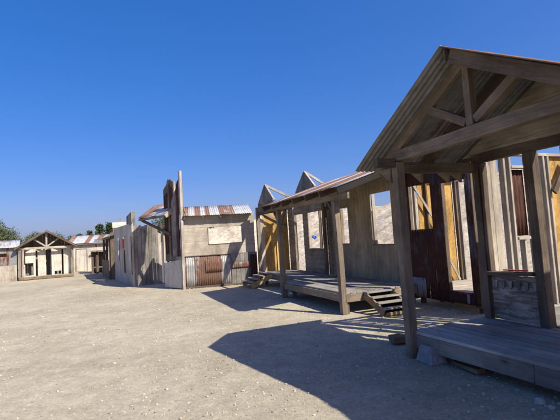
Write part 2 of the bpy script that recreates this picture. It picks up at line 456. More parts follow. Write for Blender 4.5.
# gravel: uncountable small stones
ICO_V = []; t_ = (1 + 5 ** .5) / 2
for a, b in ((-1, t_), (1, t_), (-1, -t_), (1, -t_)): ICO_V += [(a, b, 0), (0, a, b), (b, 0, a)]
import bmesh
bm = bmesh.new(); bmesh.ops.create_icosphere(bm, subdivisions=1, radius=1)
bm.verts.ensure_lookup_table(); IV = [v.co.copy() for v in bm.verts]; IF = [[v.index for v in f.verts] for f in bm.faces]; bm.free()
bm = bmesh.new(); bmesh.ops.create_icosphere(bm, subdivisions=2, radius=1)
IV2 = [v.co.copy() for v in bm.verts]; IF2 = [[v.index for v in f.verts] for f in bm.faces]; bm.free()
def stone(mb, x, y, r, seed, hi=False, zz=None):
    i = len(mb.v); sx, sy, sz = random.uniform(.75, 1.35), random.uniform(.7, 1.1), random.uniform(.45, .8); an = random.uniform(0, 6.28)
    ca, sa = math.cos(an), math.sin(an); z0 = gz(x, y) if zz is None else zz
    for p in (IV2 if hi else IV):
        q = p * (1 + .38 * noise.noise(p * 1.4 + V((seed, 0, 0))) + (.12 * noise.noise(p * 4 + V((0, seed, 0))) if hi else 0))
        X_, Y_ = q.x * r * sx, q.y * r * sy
        mb.v.append((x + X_ * ca - Y_ * sa, y + X_ * sa + Y_ * ca, z0 + q.z * r * sz + r * .2))
    mb.f += [[i + a for a in f] for f in (IF2 if hi else IF)]
k = NT('gravel_stones')
k.l(k.ramp(k.isl(), [(0, (.20, .165, .125)), (.35, (.36, .31, .24)), (.85, (.45, .40, .31)), (1, (.52, .47, .39))]), k.b.inputs['Base Color']); k.b.inputs['Roughness'].default_value = .95
gr = MB()
for i in range(20000):
    d = 2.2 + 16 * random.random() ** 1.35; a = R(random.uniform(-17, 62))
    x, y = d * math.sin(a), d * math.cos(a)
    if x > 4.6 and y < 15: continue
    # stones gather in loose drifts
    if noise.noise((x * .8, y * .8, 20)) < random.uniform(-.75, .3): continue
    stone(gr, x, y, random.choice((.003, .004, .004, .005, .005, .006, .007, .008, .010, .013)) * random.uniform(.8, 1.3) * (1 + d * .03), i)
for (xa, ya, xb, yb, nn) in ((2.4, 15.25, 5.0, 14.75, 260), (.95, 18.2, 2.3, 18.3, 120), (2.35, 15.3, 1.6, 17.3, 160), (4.3, 7.5, 4.3, 10.8, 200), (3.55, 2.2, 3.55, 4.5, 60), (.85, 18.3, .3, 22.8, 160), (6.15, 5.9, 6.15, 7.6, 150), (-4.95, 28.8, -2.1, 29.2, 120), (4.8, 6.7, 5.7, 6.7, 90)):
    for i in range(nn):
        q = random.random(); stone(gr, xa + (xb - xa) * q + random.gauss(0, .09), ya + (yb - ya) * q + random.gauss(0, .09), random.choice((.004, .005, .007, .009, .012, .018)) * random.uniform(.8, 1.3), i * 3)
grm = gr.mesh('gravel', k.m); gro = bpy.data.objects.new('gravel', grm); COL.objects.link(gro); gro['kind'] = 'stuff'

# hillside of dumped pale spoil behind the row, wrapping round its far end
hl = MB()
def ss(a, b, v):
    v = max(0, min(1, (v - a) / (b - a))); return v * v * (3 - 2 * v)
def hill(x, y):
    xr = x + .4 * (min(y, 27) - 17)
    t = max(0, min(1, (xr - 8.9 - .6 * noise.noise((y * .15, 0, 4))) / 8.6)); sm = t * t * (3 - 2 * t) * .35 + t * .65
    c = 4.02 - .165 * max(-4, min(4.7, y - 17)) + .03 * max(0, min(10, y - 21.7)) + .2 * noise.noise((y * .25, 2, 0)) + .1 * noise.noise((y * .8, 7, 0))
    z = max(0, c) * sm * ss(-14, -5, y) * (1 - ss(60, 75, y))
    t2 = max(0, min(1, (y - 20.5 - .5 * noise.noise((x * .3, 4, 1))) / 6.5))
    z2 = (2.5 + .5 * ss(6.2, 8, x) + .15 * noise.noise((x * .5, 1, 6))) * (t2 * .6 + .4 * t2 * t2 * (3 - 2 * t2)) * ss(3.4, 5.9, x) * (1 - ss(33, 40, y))
    z = max(z, z2)
    k_ = min(1, z * 1.2)
    z += k_ * (noise.noise((y * 1.1, x * .25, 3)) * .12 + noise.noise((y * 3.4, x * .8, 8)) * .05 + noise.noise((x * 3, y * 3, 1)) * .06 + noise.noise((x * 6, y * 6, 1)) * .05)
    return z - .05
hx = [2.5 + .11 * i for i in range(150)] + [19 + 1.2 * i for i in range(16)]
hy = [-10 + .14 * j for j in range(330)] + [36.4 + 1.0 * j for j in range(42)]
NXh = len(hx) - 1; NYh = len(hy) - 1
hl.v = [(x, y, hill(x, y)) for y in hy for x in hx]
hl.f = [[j * (NXh + 1) + i, j * (NXh + 1) + i + 1, (j + 1) * (NXh + 1) + i + 1, (j + 1) * (NXh + 1) + i] for j in range(NYh) for i in range(NXh)]
k = NT('pale_spoil'); o = k.obj()
a = k.noise(o, .8, 6, .65, .4); b = k.noise(o, 6, 6, .72); d = k.noise(o, 30, 4, .7)
c = k.mix(k.ramp(a, [(.35, 0), (.62, 1)]), (.43, .355, .25), (.59, .50, .375))
c = k.mix(1, c, k.ramp(b, [(.34, .55), (.58, 1.1)]), 'MULTIPLY')
k.l(c, k.b.inputs['Base Color']); k.b.inputs['Roughness'].default_value = .95
k.bump(k.math('ADD', b, k.math('MULTIPLY', d, .7)), .45, .05)
ho = bpy.data.objects.new('hillside', hl.mesh('hillside', k.m, True)); COL.objects.link(ho); ho['kind'] = 'structure'

X3, Y3 = V((1, 0, 0)), V((0, 1, 0))
def n1(name, mat, parent, fn, **kw):
    m = MB(); fn(m); return part(name, m, M[mat], parent, **kw)

# ================================================================== gabled porch shack (right foreground)
t = thing('gabled_shack', (4.2, 3.2, 0), 'dark timber shack with open truss gable porch and boarded deck, nearest building', 'shack')
PX, YL, YR, YA, DZ = 3.54, 4.47, 1.97, 3.22, .32
SL = .575; ZA = 3.46                                   # roof slope, ridge height
zr = lambda y: ZA - SL * abs(y - YA)
for nm, x, y, zt in (('post', PX, YL, 2.50), ('post', PX, YR, 2.50)):
    n1(nm, 'timber', t, lambda m: m.post(x, y, -.05, zt, .125, .11))
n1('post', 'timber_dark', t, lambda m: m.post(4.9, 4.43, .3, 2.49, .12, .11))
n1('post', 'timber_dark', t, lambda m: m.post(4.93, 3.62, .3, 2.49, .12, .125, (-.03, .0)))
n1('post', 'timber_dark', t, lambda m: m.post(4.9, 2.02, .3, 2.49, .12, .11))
# truss
n1('tie_beam', 'timber', t, lambda m: m.beam((PX, YL + .09, 2.575), (PX, YR - .09, 2.575), .10, .14))
n1('king_post', 'timber', t, lambda m: m.post(PX, YA, 2.65, zr(YA) - .14, .085, .085))
for sy, y1 in ((1, 3.80), (-1, 2.64)):
    n1('web_brace', 'timber', t, lambda m: m.beam((PX + .004, YA + sy * .06, 2.70), (PX + .004, y1, zr(y1) - .13), .075, .09))
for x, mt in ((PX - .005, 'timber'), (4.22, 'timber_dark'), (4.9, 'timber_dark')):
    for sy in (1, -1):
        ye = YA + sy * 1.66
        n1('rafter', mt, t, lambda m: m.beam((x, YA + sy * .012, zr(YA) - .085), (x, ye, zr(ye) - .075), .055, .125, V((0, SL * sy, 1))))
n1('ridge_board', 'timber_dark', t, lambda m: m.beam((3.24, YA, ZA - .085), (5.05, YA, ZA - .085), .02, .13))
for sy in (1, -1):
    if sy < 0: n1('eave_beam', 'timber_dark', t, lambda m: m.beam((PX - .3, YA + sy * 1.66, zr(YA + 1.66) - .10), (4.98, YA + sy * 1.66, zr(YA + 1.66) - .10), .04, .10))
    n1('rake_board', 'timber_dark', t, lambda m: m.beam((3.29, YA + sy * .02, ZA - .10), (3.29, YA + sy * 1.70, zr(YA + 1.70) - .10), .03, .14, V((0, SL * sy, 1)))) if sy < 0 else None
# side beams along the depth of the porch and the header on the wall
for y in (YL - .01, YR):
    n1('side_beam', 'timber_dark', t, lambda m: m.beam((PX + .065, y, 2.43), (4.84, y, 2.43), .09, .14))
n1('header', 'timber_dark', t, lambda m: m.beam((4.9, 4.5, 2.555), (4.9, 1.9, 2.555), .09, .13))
n1('lookout', 'timber_dark', t, lambda m: m.beam((3.19, YL - .01, 2.485), (3.474, YL - .01, 2.485), .085, .115))
# cut rafter tails hanging outside the left eave
for x in (3.49, 4.0, 4.47, 4.70):
    def tail(m):
        p = [(x - .022, 4.56, 2.24), (x + .022, 4.56, 2.24), (x + .022, 4.60, 2.27), (x - .022, 4.60, 2.27), (x - .022, 4.53, 2.44), (x + .022, 4.53, 2.44), (x + .022, 4.80, 2.44), (x - .022, 4.80, 2.44)]
        m.hex([V(q) for q in p], Y3)
    n1('rafter_tail', 'timber', t, tail)
# gable boarding above the back wall header
def gab(m):
    for z0 in (2.60, 2.745, 2.89, 3.035, 3.18):
        z1 = z0 + .146
        hw0, hw1 = (ZA - .03 - z0) / SL, (ZA - .03 - z1) / SL
        if hw1 < .02: hw1 = .02
        if hw0 < .05: continue
        q = [V((4.86, YA - hw0, z0)), V((4.88, YA - hw0, z0)), V((4.88, YA + hw0, z0)), V((4.86, YA + hw0, z0)), V((4.86, YA - hw1, z1)), V((4.88, YA - hw1, z1)), V((4.88, YA + hw1, z1)), V((4.86, YA + hw1, z1))]
        m.hex(q, Y3)
n1('gable_boards', 'gabletan', t, gab)
# roof
for sy in (1, -1):
    vdir = V((0, sy, -SL)).normalized(); u = X3 if sy < 0 else -X3
    oo = V((3.19 if sy < 0 else 5.08, YA, ZA))
    L = 1.74 * math.sqrt(1 + SL * SL)
    n1('roof', 'roof' if sy < 0 else 'galv_warm', t, lambda m: m.iron(oo, u, vdir, 1.89, L, sheet=.6, rows=4), solid=.002, smooth=True)
# deck
def deck(m, x0, x1, y0, y1, z, bw=.138, along='y', th=.036, gp=.004):
    e = x0 if along == 'y' else y0; end = x1 if along == 'y' else y1
    while e < end - .02:
        w = min(bw, end - e); j = random.uniform(-.005, .003); q = random.uniform(-.014, .014)
        if along == 'y': m.box((e + gp, y0 - q, z - th + j), (e + w - gp, y1 + q, z + j), Y3)
        else: m.box((x0 - q, e + .004, z - th + j), (x1 + q, e + w - .004, z + j), X3)
        e += w
def skewdeck(m):
    deck(m, 3.565, 5.0, 1.75, 4.52, DZ, gp=.011)
    m.v = [(x + .036 * (4.5 - y), y, z) for x, y, z in m.v]
dk = n1('deck', 'deckpale', t, skewdeck)
n1('fascia', 'greydark', dk, lambda m: m.beam((3.592, 4.50, .192), (3.651, 2.86, .192), .038, .175))
n1('fascia', 'greydark', dk, lambda m: m.beam((3.652, 2.855, .190), (3.69, 1.75, .190), .038, .178))
n1('fascia', 'timber', dk, lambda m: m.beam((3.63, 4.50, .185), (4.98, 4.50, .185), .038, .17))
for y in (1.9, 2.7, 3.5, 4.35):
    n1('joist', 'timber_dark', dk, lambda m: m.beam((3.68 + .036 * (4.5 - y), y, .2), (4.98, y, .2), .04, .15))
for x, y in ((4.85, 4.40), (4.85, 2.9), (4.85, 1.9), (3.68, 1.9), (4.25, 3.4)):
    n1('leg', 'timber_dark', dk, lambda m: m.post(x, y, -.05, .12, .09))
# back wall of the porch: panel below a big window, then an open doorway
def bw1(m): m.boards((4.915, 4.37), (0, -1), (-1, 0), .69, .92, bw=.17, vertical=False, bottom=.33, th=.02, lap=True)
pn = n1('wall', 'panelpeel', t, bw1)
def trim(m):
    # row of sawn pickets nailed across the top of the panel
    for i in range(6):
        y = 4.31 - i * .115
        z = .86 + random.uniform(-.004, .004)
        q = [V((4.885, y - .035, z - .10)), V((4.90, y - .035, z - .10)), V((4.90, y + .0, z - .12)), V((4.885, y + .0, z - .12)),
             V((4.885, y - .05, z)), V((4.90, y - .05, z)), V((4.90, y + .03, z)), V((4.885, y + .03, z))]
        m.hex(q, UP)
n1('trim', 'panelpeel', pn, trim)
n1('sill', 'timber_dark', t, lambda m: m.beam((4.88, 4.37, .945), (4.88, 3.69, .965), .11, .05))
n1('jamb', 'timber_dark', t, lambda m: m.post(4.90, 4.345, .97, 2.485, .09, .05))
n1('wall', 'lap', t, lambda m: m.boards((4.915, 3.26), (0, -1), (-1, 0), 1.21, 2.48, bw=.15, vertical=True, bottom=.3))
# left side wall of the roofless back room, seen through the window: studs, planks, an iron patch
for x0, x1, z1 in ((5.04, 5.32, 2.62), (6.02, 6.17, 2.62)):
    n1('plank', 'pale', t, lambda m: m.boards((x0, 4.46), (1, 0), (0, -1), x1 - x0, z1, bw=.145, bottom=.3, th=.02))
for x in (5.40, 5.52, 5.70, 5.92, 6.26, 6.36):
    n1('stud', 'stud', t, lambda m: m.post(x, 4.45, .35, 2.62 if x not in (5.70,) else 1.36, .04, .09))
n1('top_plate', 'stud', t, lambda m: m.box((5.0, 4.41, 2.625), (7.6, 4.50, 2.67)))
n1('rail', 'stud', t, lambda m: m.box((5.545, 4.385, 1.365), (5.895, 4.475, 1.41)))
n1('rail', 'stud', t, lambda m: m.box((5.545, 4.40, 2.43), (5.895, 4.475, 2.47)))
n1('iron_patch', 'rust', t, lambda m: m.iron((5.545, 4.50, 1.43), X3, UP, .35, 1.0, sheet=.35), solid=.002, smooth=True)
n1('slot', 'black', t, lambda m: m.box((6.075, 4.432, 1.90), (6.12, 4.438, 2.28)))  # black strip on the plank, painted as the dark of an open slit
n1('sheathing', 'osb', t, lambda m: m.box((6.42, 4.47, .3), (7.6, 4.49, 2.62), UP))
n1('corner_brace', 'timber_dark', t, lambda m: m.beam((6.36, 4.36, 2.05), (6.75, 4.36, 2.58), .04, .09))
n1('back_room_floor', 'deck', t, lambda m: deck(m, 5.0, 7.4, 1.95, 4.40, .33, along='x'))
n1('red_lath', 'red', t, lambda m: m.box((4.85, 3.80, .993), (4.91, 4.13, 1.008)))

# concrete footing block and scraps at the deck
def block(m):
    q = []
    for z, s in ((-.02, 1.0), (.205, .62)):
        for sx, sy in ((-1, -1), (1, -1), (1, 1), (-1, 1)): q.append(V((3.59 + sx * .14 * s + random.uniform(-.012, .012), 4.19 + sy * .15 * s + random.uniform(-.012, .012), z * (.93 if sx < 0 else .85) + random.uniform(-.008, .008))))
    m.hex(q, UP)
m = MB(); block(m)
single('concrete_block', m, M['concrete'], (3.60, 4.19, 0), 'tapered grey concrete footing block under the nearest deck corner', 'concrete block', bevel=.02)
blk = bpy.data.objects['concrete_block']
sb = blk.modifiers.new('fine', 'SUBSURF'); sb.subdivision_type = 'SIMPLE'; sb.levels = sb.render_levels = 4
chips = bpy.data.textures.new('chips', 'CLOUDS'); chips.noise_scale = .05; chips.noise_depth = 3
dp = blk.modifiers.new('chipped', 'DISPLACE'); dp.texture = chips; dp.strength = .022; dp.mid_level = .55
m = MB(); m.beam((3.72, 3.92, .035), (3.68, 3.52, .035), .12, .045)
single('wood_offcut', m, M['tan'], (3.7, 3.7, 0), 'short brown offcut lying under the edge of the nearest deck', 'wood offcut')
m = MB()
m.beam((3.70, 5.12, .06), (4.16, 5.0, .06), .2, .09)
single('timber_slab', m, M['tan'], (3.9, 5.1, 0), 'thick brown timber slab on the ground behind the nearest porch post', 'timber')

# ================================================================== rust-iron shack between the two porches
t = thing('iron_shack', (6.8, 6.7, 0), 'shack walled in dark rusted corrugated iron with open doorway, behind the nearest porch', 'shack')
IX = 6.2
# wall in u = 7.62 - y
op = ((.10, .76, 1.61, 2.56), (1.06, 1.66, .37, 2.50))
n1('wall', 'rust', t, lambda m: m.iron((IX, 7.62, .15), -Y3, UP, 1.82, 2.80, sheet=.55, hole=[(a, b, c - .15, d - .15) for a, b, c, d in op]), solid=.002, smooth=True)
n1('iron_patch', 'galv', t, lambda m: m.iron((IX - .02, 7.60, .17), -Y3, UP, .42, .42, sheet=.42), solid=.002, smooth=True)
n1('iron_patch', 'galv', t, lambda m: m.iron((IX - .022, 6.09, .17), -Y3, UP, .07, .2, sheet=.2), solid=.002, smooth=True)
for y in (7.60, 6.85, 6.585, 5.93, 5.83):
    n1('stud', 'timber_dark', t, lambda m: m.post(IX + .07, y, .1, 2.88, .09, .04))
n1('top_plate', 'timber_dark', t, lambda m: m.box((IX + .02, 5.80, 2.885), (IX + .12, 7.64, 2.93)))
n1('red_lath', 'red', t, lambda m: m.box((IX - .03, 5.98, .345), (IX + .005, 6.28, .36)))
n1('floor', 'pale', t, lambda m: deck(m, IX + .03, 8.1, 5.85, 7.66, .35, along='x'))
for x in (6.4, 7.2, 7.95):
    for y in (5.95, 7.55): n1('leg', 'timber_dark', t, lambda m: m.post(x, y, -.05, .31, .09))
n1('sheathing', 'osb', t, lambda m: m.box((6.60, 7.72, .36), (7.64, 7.735, 2.72), UP))
for x in (6.36, 6.46, 6.80, 7.26, 7.68, 7.80):
    n1('stud', 'stud' if x not in (6.80, 7.68) else 'timber_dark', t, lambda m: m.post(x, 7.675, .36, 2.70, .045, .085))
n1('top_plate', 'stud', t, lambda m: m.box((6.3, 7.63, 2.705), (8.05, 7.72, 2.75)))
n1('diagonal_brace', 'stud', t, lambda m: m.beam((6.42, 7.62, 2.62), (7.02, 7.62, 1.70), .02, .06))
n1('diagonal_brace', 'stud', t, lambda m: m.beam((7.20, 7.61, 1.05), (7.56, 7.61, .38), .02, .06))

# ================================================================== long porch building
t = thing('porch_shack', (5.3, 9.5, 0), 'long brown boarded shack with rusty lean-to porch roof and raised deck', 'shack')
FX, WX, DZ2 = 4.34, 6.2, .42
for y, z1 in ((7.50, 2.28), (10.62, 2.36)):
    n1('post', 'timber', t, lambda m: m.post(FX, y, -.05, z1, .115, .125, (-.02, .03)))
n1('post', 'timber_dark', t, lambda m: m.post(6.05, 11.25, .42, 2.62, .12, .12))
n1('post', 'timber', t, lambda m: m.post(5.02, 14.40, -.05, 2.75, .12, .12))
n1('leg', 'timber', t, lambda m: m.post(FX + .3, 10.62, -.05, .3, .09))
hb = [V((FX, 7.02, 2.355)), V((FX, 11.45, 2.46))]
n1('header', 'timber', t, lambda m: m.beam(hb[0] + V((-.01, 0, 0)), hb[1] + V((-.01, 0, 0)), .05, .135))
for y, s in ((7.56, 1), (10.68, 1), (10.56, -1)):
    n1('knee_brace', 'timber_dark', t, lambda m: m.beam((FX, y, 1.98), (FX, y + s * .34, 2.33), .05, .07))
RZ0, RS = 2.52, .325                                    # porch roof height at x=4.05 and slope
zp = lambda x: RZ0 + RS * (x - 4.05)
rf = n1('porch_roof', 'roof_brown', t, lambda m: m.iron((4.03, 11.35, zp(4.03)), -Y3, V((1, 0, RS)), 4.40, 2.30, sheet=.36, rows=4), solid=.002, smooth=True)
for y in (7.03, 7.75, 8.45, 9.15, 9.85, 10.55, 11.25):
    n1('rafter', 'timber_dark', rf, lambda m: m.beam((4.08, y, zp(4.08) - .085), (6.18, y, zp(6.18) - .085), .04, .13, V((-RS, 0, 1))))
n1('fascia', 'timber_black', rf, lambda m: m.beam((4.06, 6.985, zp(4.06) - .08), (6.22, 6.985, zp(6.22) - .08), .025, .15, V((-RS, 0, 1))))  # near-black colour takes in shade from the neighbouring roof
# deck in two runs
dk = n1('deck', 'deck', t, lambda m: (deck(m, 4.36, 6.18, 7.46, 10.86, DZ2), deck(m, 5.08, 6.18, 10.87, 14.42, DZ2)))
n1('fascia', 'timber', dk, lambda m: m.beam((4.345, 7.565, .305), (4.345, 10.86, .305), .04, .155))
n1('fascia', 'timber', dk, lambda m: m.beam((4.37, 7.455, .305), (6.16, 7.455, .305), .04, .155))
n1('fascia', 'timber', dk, lambda m: m.beam((4.37, 10.85, .305), (5.06, 10.85, .305), .04, .155))
n1('fascia', 'timber', dk, lambda m: m.beam((5.07, 10.87, .305), (5.07, 14.30, .305), .04, .155))
for x, y in ((4.42, 7.53), (6.1, 7.55), (4.42, 10.75), (6.1, 9.2), (5.2, 9.1), (5.15, 12.5), (6.1, 12.5), (5.15, 14.2)):
    n1('leg', 'timber_dark', dk, lambda m: m.post(x, y, -.05, .38, .09))
# walls; near length in grooved sheets, far length in lap boards set 40 mm back
near = 10.94; far = 14.44
op1 = ((near - 10.60, near - 10.13, 1.34, 2.34), (near - 9.0, near - 8.17, 1.31, 2.57))
wl = n1('wall', 'siding', t, lambda m: m.boards((WX - .02, near), (0, -1), (-1, 0), near - 7.68, 3.04, op1, bw=.152, bottom=.1, th=.018, gap=.004, jit=.0006))
op2 = ((far - 13.90, far - 13.16, .43, 2.38), (far - 12.76, far - 11.48, 1.20, 2.40))
n1('wall', 'lap', t, lambda m: m.boards((WX + .03, far), (0, -1), (-1, 0), far - near + .02, 2.96, op2, bw=.15, vertical=False, bottom=.1, th=.02, lap=True))
for y in (8.135, 9.035, 10.095, 10.635, 11.45, 12.79, 13.13, 13.93):
    n1('jamb', 'stud' if y in (9.035, 12.79, 13.13) else 'timber', t, lambda m: m.post(WX + .09, y, 1.15 if y not in (13.13, 13.93) else .43, 2.6, .09, .04))
n1('stud', 'stud', t, lambda m: m.post(WX + .30, 11.95, .43, 2.45, .09, .04))
n1('stud', 'stud', t, lambda m: m.post(WX + .30, 11.72, .43, 2.45, .09, .04))
n1('mullion', 'timber_dark', t, lambda m: m.post(WX + .09, 12.0, 1.2, 2.4, .09, .04))
n1('sill', 'timber', t, lambda m: m.box((WX - .045, 8.15, 1.285), (WX + .1, 9.02, 1.306)))
n1('sill', 'timber', t, lambda m: m.box((WX - .045, 10.11, 1.315), (WX + .1, 10.62, 1.336)))
n1('sill', 'timber', t, lambda m: m.box((WX - .005, 11.5, 1.175), (WX + .14, 12.78, 1.196)))
n1('brace_panel', 'timber_dark', t, lambda m: m.boards((WX - .03, 11.42), (0, -1), (-1, 0), .46, 2.66, bw=.23, bottom=2.36))
# end wall in yellow sheathing with a pale corner board
n1('end_wall', 'osb', t, lambda m: m.box((5.26, 14.455, .12), (6.20, 14.475, 2.85), UP))
n1('corner_board', 'pale', t, lambda m: m.box((5.09, 14.43, .12), (5.255, 14.455, 2.62), UP))
n1('end_brace', 'timber', t, lambda m: m.beam((5.10, 14.40, 2.62), (6.15, 14.40, 2.05), .03, .09))
n1('stud', 'newwood', t, lambda m: m.post(5.72, 14.43, .43, 1.45, .04, .04))
# boxed false gables standing above the roof
def fgable(x, yc, hw, zb, zt, xb, zbk, zlow):
    def face(m):
        w = hw * 2; m.boards((x, yc + hw), (0, -1), (-1, 0), w, lambda uu: zb + (zt - zb) * (1 - abs(uu - hw) / hw), bw=.13, bottom=zb, th=.02)
        m.boards((x, yc + hw), (0, -1), (-1, 0), w, zb - .003, bw=.13, bottom=zlow, th=.02)
    gb = n1('false_gable', 'grey', t, face)
    for s in (1, -1):
        n1('gable_rafter', 'stud', gb, lambda m: m.beam((x + .035, yc, zt - .01), (x + .035, yc + s * hw, zb - .01), .06, .05, V((0, s, 1))))
    n1('ridge_brace', 'stud', gb, lambda m: m.beam((x + .06, yc, zt - .03), (xb, yc, zbk), .05, .08))
    n1('prop', 'stud', gb, lambda m: m.post(xb, yc, 2.3 if xb < 6.2 else 2.0, zbk, .05))
fgable(5.02, 13.55, .78, 2.86, 3.47, 6.05, 2.98, 2.58)
fgable(6.14, 12.70, .75, 3.18, 3.80, 7.0, 3.30, 2.97)
n1('gable_header', 'timber_dark', t, lambda m: m.beam((5.05, 11.45, 2.52), (5.05, 14.36, 2.52), .05, .13))
n1('roof_joist', 'timber_dark', t, lambda m: m.beam((5.08, 14.38, 2.64), (6.2, 14.38, 2.74), .05, .1))
# back frame of the roofless room
for y in (7.8, 9.9, 12.1, 14.4):
    n1('back_post', 'stud', t, lambda m: m.post(8.4, y, -.05, 2.35 if y > 8 else 2.0, .09))

# stairs to the long porch
t = thing('wooden_stairs', (5.2, 7.1, 0), 'three-tread wooden stairs at the near end of the long porch deck', 'stairs')
for x in (4.80, 5.44):
    n1('stringer', 'newtan', t, lambda m: m.beam((x, 7.42, .335), (x, 6.80, .055), .04, .14))
for i in range(4):
    yy = 7.36 - i * .185; zz = .375 - i * .085
    n1('tread', 'deck', t, lambda m: m.box((4.775, yy - .07, zz), (5.47, yy + .075, zz + .032), X3))
    n1('tread_gap_shade', 'timber_black', t, lambda m: m.box((4.825, yy + .045, max(.0, zz - .10)), (5.415, yy + .062, zz - .003), X3))  # added dark boards standing for the shade between and under open treads
n1('bottom_board', 'newtan', t, lambda m: m.beam((4.83, 6.765, .035), (5.41, 6.765, .035), .03, .06))
t = thing('wooden_stairs', (4.7, 13.7, 0), 'small wooden stairs with fresh yellow side board against the yellow end wall', 'stairs')
for y in (13.30, 14.25):
    n1('stringer', 'newwood', t, lambda m: m.beam((4.28, y, .06), (5.04, y, .37), .04, .16))
for i in range(4):
    xx = 4.36 + i * .19; zz = .12 + i * .085
    n1('tread', 'deck', t, lambda m: m.box((xx - .08, 13.27, zz + .05), (xx + .08, 14.28, zz + .082), Y3))

# ================================================================== sunlit shed with the big window
t = thing('window_shed', (3.7, 15.1, 0), 'sunlit cream shed with one wide window hole, iron skirt and rust-striped roof', 'shed')
A_, B_ = V((2.40, 15.31, 0)), V((5.0, 14.83, 0)); ud = (B_ - A_).normalized(); nd = V((ud.y, -ud.x, 0)); Lw = (B_ - A_).length
opw = ((.98, 2.16, 1.55, 2.14),)
n1('wall', 'cream', t, lambda m: m.boards(A_, ud, nd, Lw, 2.60, opw, bw=.2, vertical=False, bottom=.05, th=.02, gap=.0, jit=.0015))
fr = MB()
P_ = lambda uu, zz, tt=.0: A_ + ud * uu + nd * tt + UP * zz
for a, b in ((P_(.98, 1.535, .012), P_(2.16, 1.535, .012)), (P_(2.175, 1.53, .012), P_(2.175, 2.16, .012)), (P_(.965, 1.53, .012), P_(.965, 2.16, .012))):
    fr.beam(a, b, .024, .03, nd if abs((b - a).z) < .1 else nd)
part('window_frame', fr, M['white'], t)
n1('skirt', 'skirtiron', t, lambda m: m.iron(P_(-.03, .04, .045), ud, UP, 1.74, 1.08, sheet=.15, amp=.007), solid=.002, smooth=True)
n1('skirt', 'grey', t, lambda m: m.boards(P_(1.73, 0, .06), ud, nd, .96, 1.16, bw=.16, bottom=.05, th=.025, gap=.006, jit=.005))
n1('iron_patch', 'rustpatch', t, lambda m: m.iron(P_(.80, .52, .065), ud, UP, .60, .45, sheet=.6, amp=.006), solid=.002, smooth=True)
n1('iron_patch', 'rustpatch', t, lambda m: m.iron(P_(1.76, .62, .082), ud, UP, .74, .18, sheet=.8, amp=.006), solid=.002, smooth=True)
n1('iron_patch', 'rust', t, lambda m: m.iron(P_(2.42, .10, .098), ud, UP, .26, .98, sheet=.3, amp=.006), solid=.002, smooth=True)
n1('base_rail', 'timber_dark', t, lambda m: m.beam(P_(-.02, .03, .03), P_(Lw, .03, .03), .06, .07))
n1('rail', 'timber_dark', t, lambda m: m.beam(P_(-.02, 1.135, .05), P_(1.70, 1.135, .05), .05, .03))
bd = -nd
ro = P_(.10, 2.58, .26); rv = (bd * 1.25 + UP * .42)
rf = n1('roof', 'roof', t, lambda m: m.iron(ro, ud, rv, 2.48, 1.35, sheet=.19, rows=3), solid=.002, smooth=True)
for uu in (.16, .80, 1.42, 2.0, 2.5):
    n1('rafter', 'pale', rf, lambda m: m.beam(P_(uu, 2.52, .21), P_(uu, 2.52, .21) + rv * 1.0, .045, .08))
for uu in (.02, Lw - .05):
    for dd in (.06, 1.25):
        n1('post', 'timber', t, lambda m: m.post((A_ + ud * uu + bd * dd).x, (A_ + ud * uu + bd * dd).y, -.05, 2.5 + (.38 if dd > 1 else 0), .09))
n1('side_wall', 'cream', t, lambda m: m.boards(A_ + bd * .03, bd, -ud, 1.2, lambda uu: 2.55 + .3 * uu, bw=.15, bottom=1.15))

# ================================================================== ragged false front
t = thing('false_front', (2.1, 16.0, 0), 'tall ragged false front of grey planks and rusty iron rising to points', 'false front')
Q0, Q1 = V((2.42, 15.22, 0)), V((1.50, 17.40, 0)); fd = (Q1 - Q0).normalized(); fn = V((-fd.y, fd.x, 0))
F_ = lambda uu, zz, tt=0: Q0 + fd * uu + fn * tt + UP * zz
n1('corner_post', 'stud', t, lambda m: m.beam(F_(.02, -.05, .02), F_(-.05, 4.22, .02), .10, .09, fd))
top1 = lambda uu: 4.12 - 1.55 * uu
n1('iron_boards', 'rust', t, lambda m: m.boards(F_(.075, 0, .0), fd, fn, .30, lambda uu: top1(uu + .05), ((.02, .11, 1.35, 2.65),), bw=.11, bottom=1.05, ragged=.05))
n1('planks', 'grey', t, lambda m: m.boards(F_(.38, 0, .01), fd, fn, .30, lambda uu: top1(uu + .36), bw=.13, bottom=.9, ragged=.05))
n1('skirt', 'skirt', t, lambda m: m.boards(F_(.02, 0, .035), fd, fn, 1.25, lambda uu: 1.05 - .10 * uu, bw=.6, bottom=.02, th=.02))
n1('skirt_planks', 'grey', t, lambda m: m.boards(F_(.05, 0, .025), fd, fn, .62, 1.16, bw=.12, bottom=.95, th=.02))
top2 = lambda uu: 4.08 - (abs(uu - .36) * (.75 if uu < .36 else .9))
n1('planks', 'grey', t, lambda m: m.boards(F_(.50, 0, -.05), fd, fn, .80, top2, ((.08, .30, .35, 2.55),), bw=.13, bottom=1.0, ragged=.07))
n1('iron_boards', 'rust', t, lambda m: m.boards(F_(.56, 0, -.025), fd, fn, .28, lambda uu: 3.66 + .6 * uu, bw=.1, bottom=1.25, ragged=.06))
n1('iron_boards', 'rust', t, lambda m: m.boards(F_(1.0, 0, -.025), fd, fn, .24, lambda uu: 3.45, bw=.12, bottom=1.3, ragged=.1))
n1('edge_post', 'pale', t, lambda m: m.beam(F_(.50, .9, -.03), F_(.47, 3.92, -.03), .07, .07, fd))
n1('green_strip', 'green', t, lambda m: m.beam(F_(1.36, 1.72, .07), F_(1.36, 1.99, .07), .04, .02, fn))
n1('door_post', 'white', t, lambda m: m.beam(F_(1.36, .18, .03), F_(1.36, 2.45, .03), .09, .06, fn))
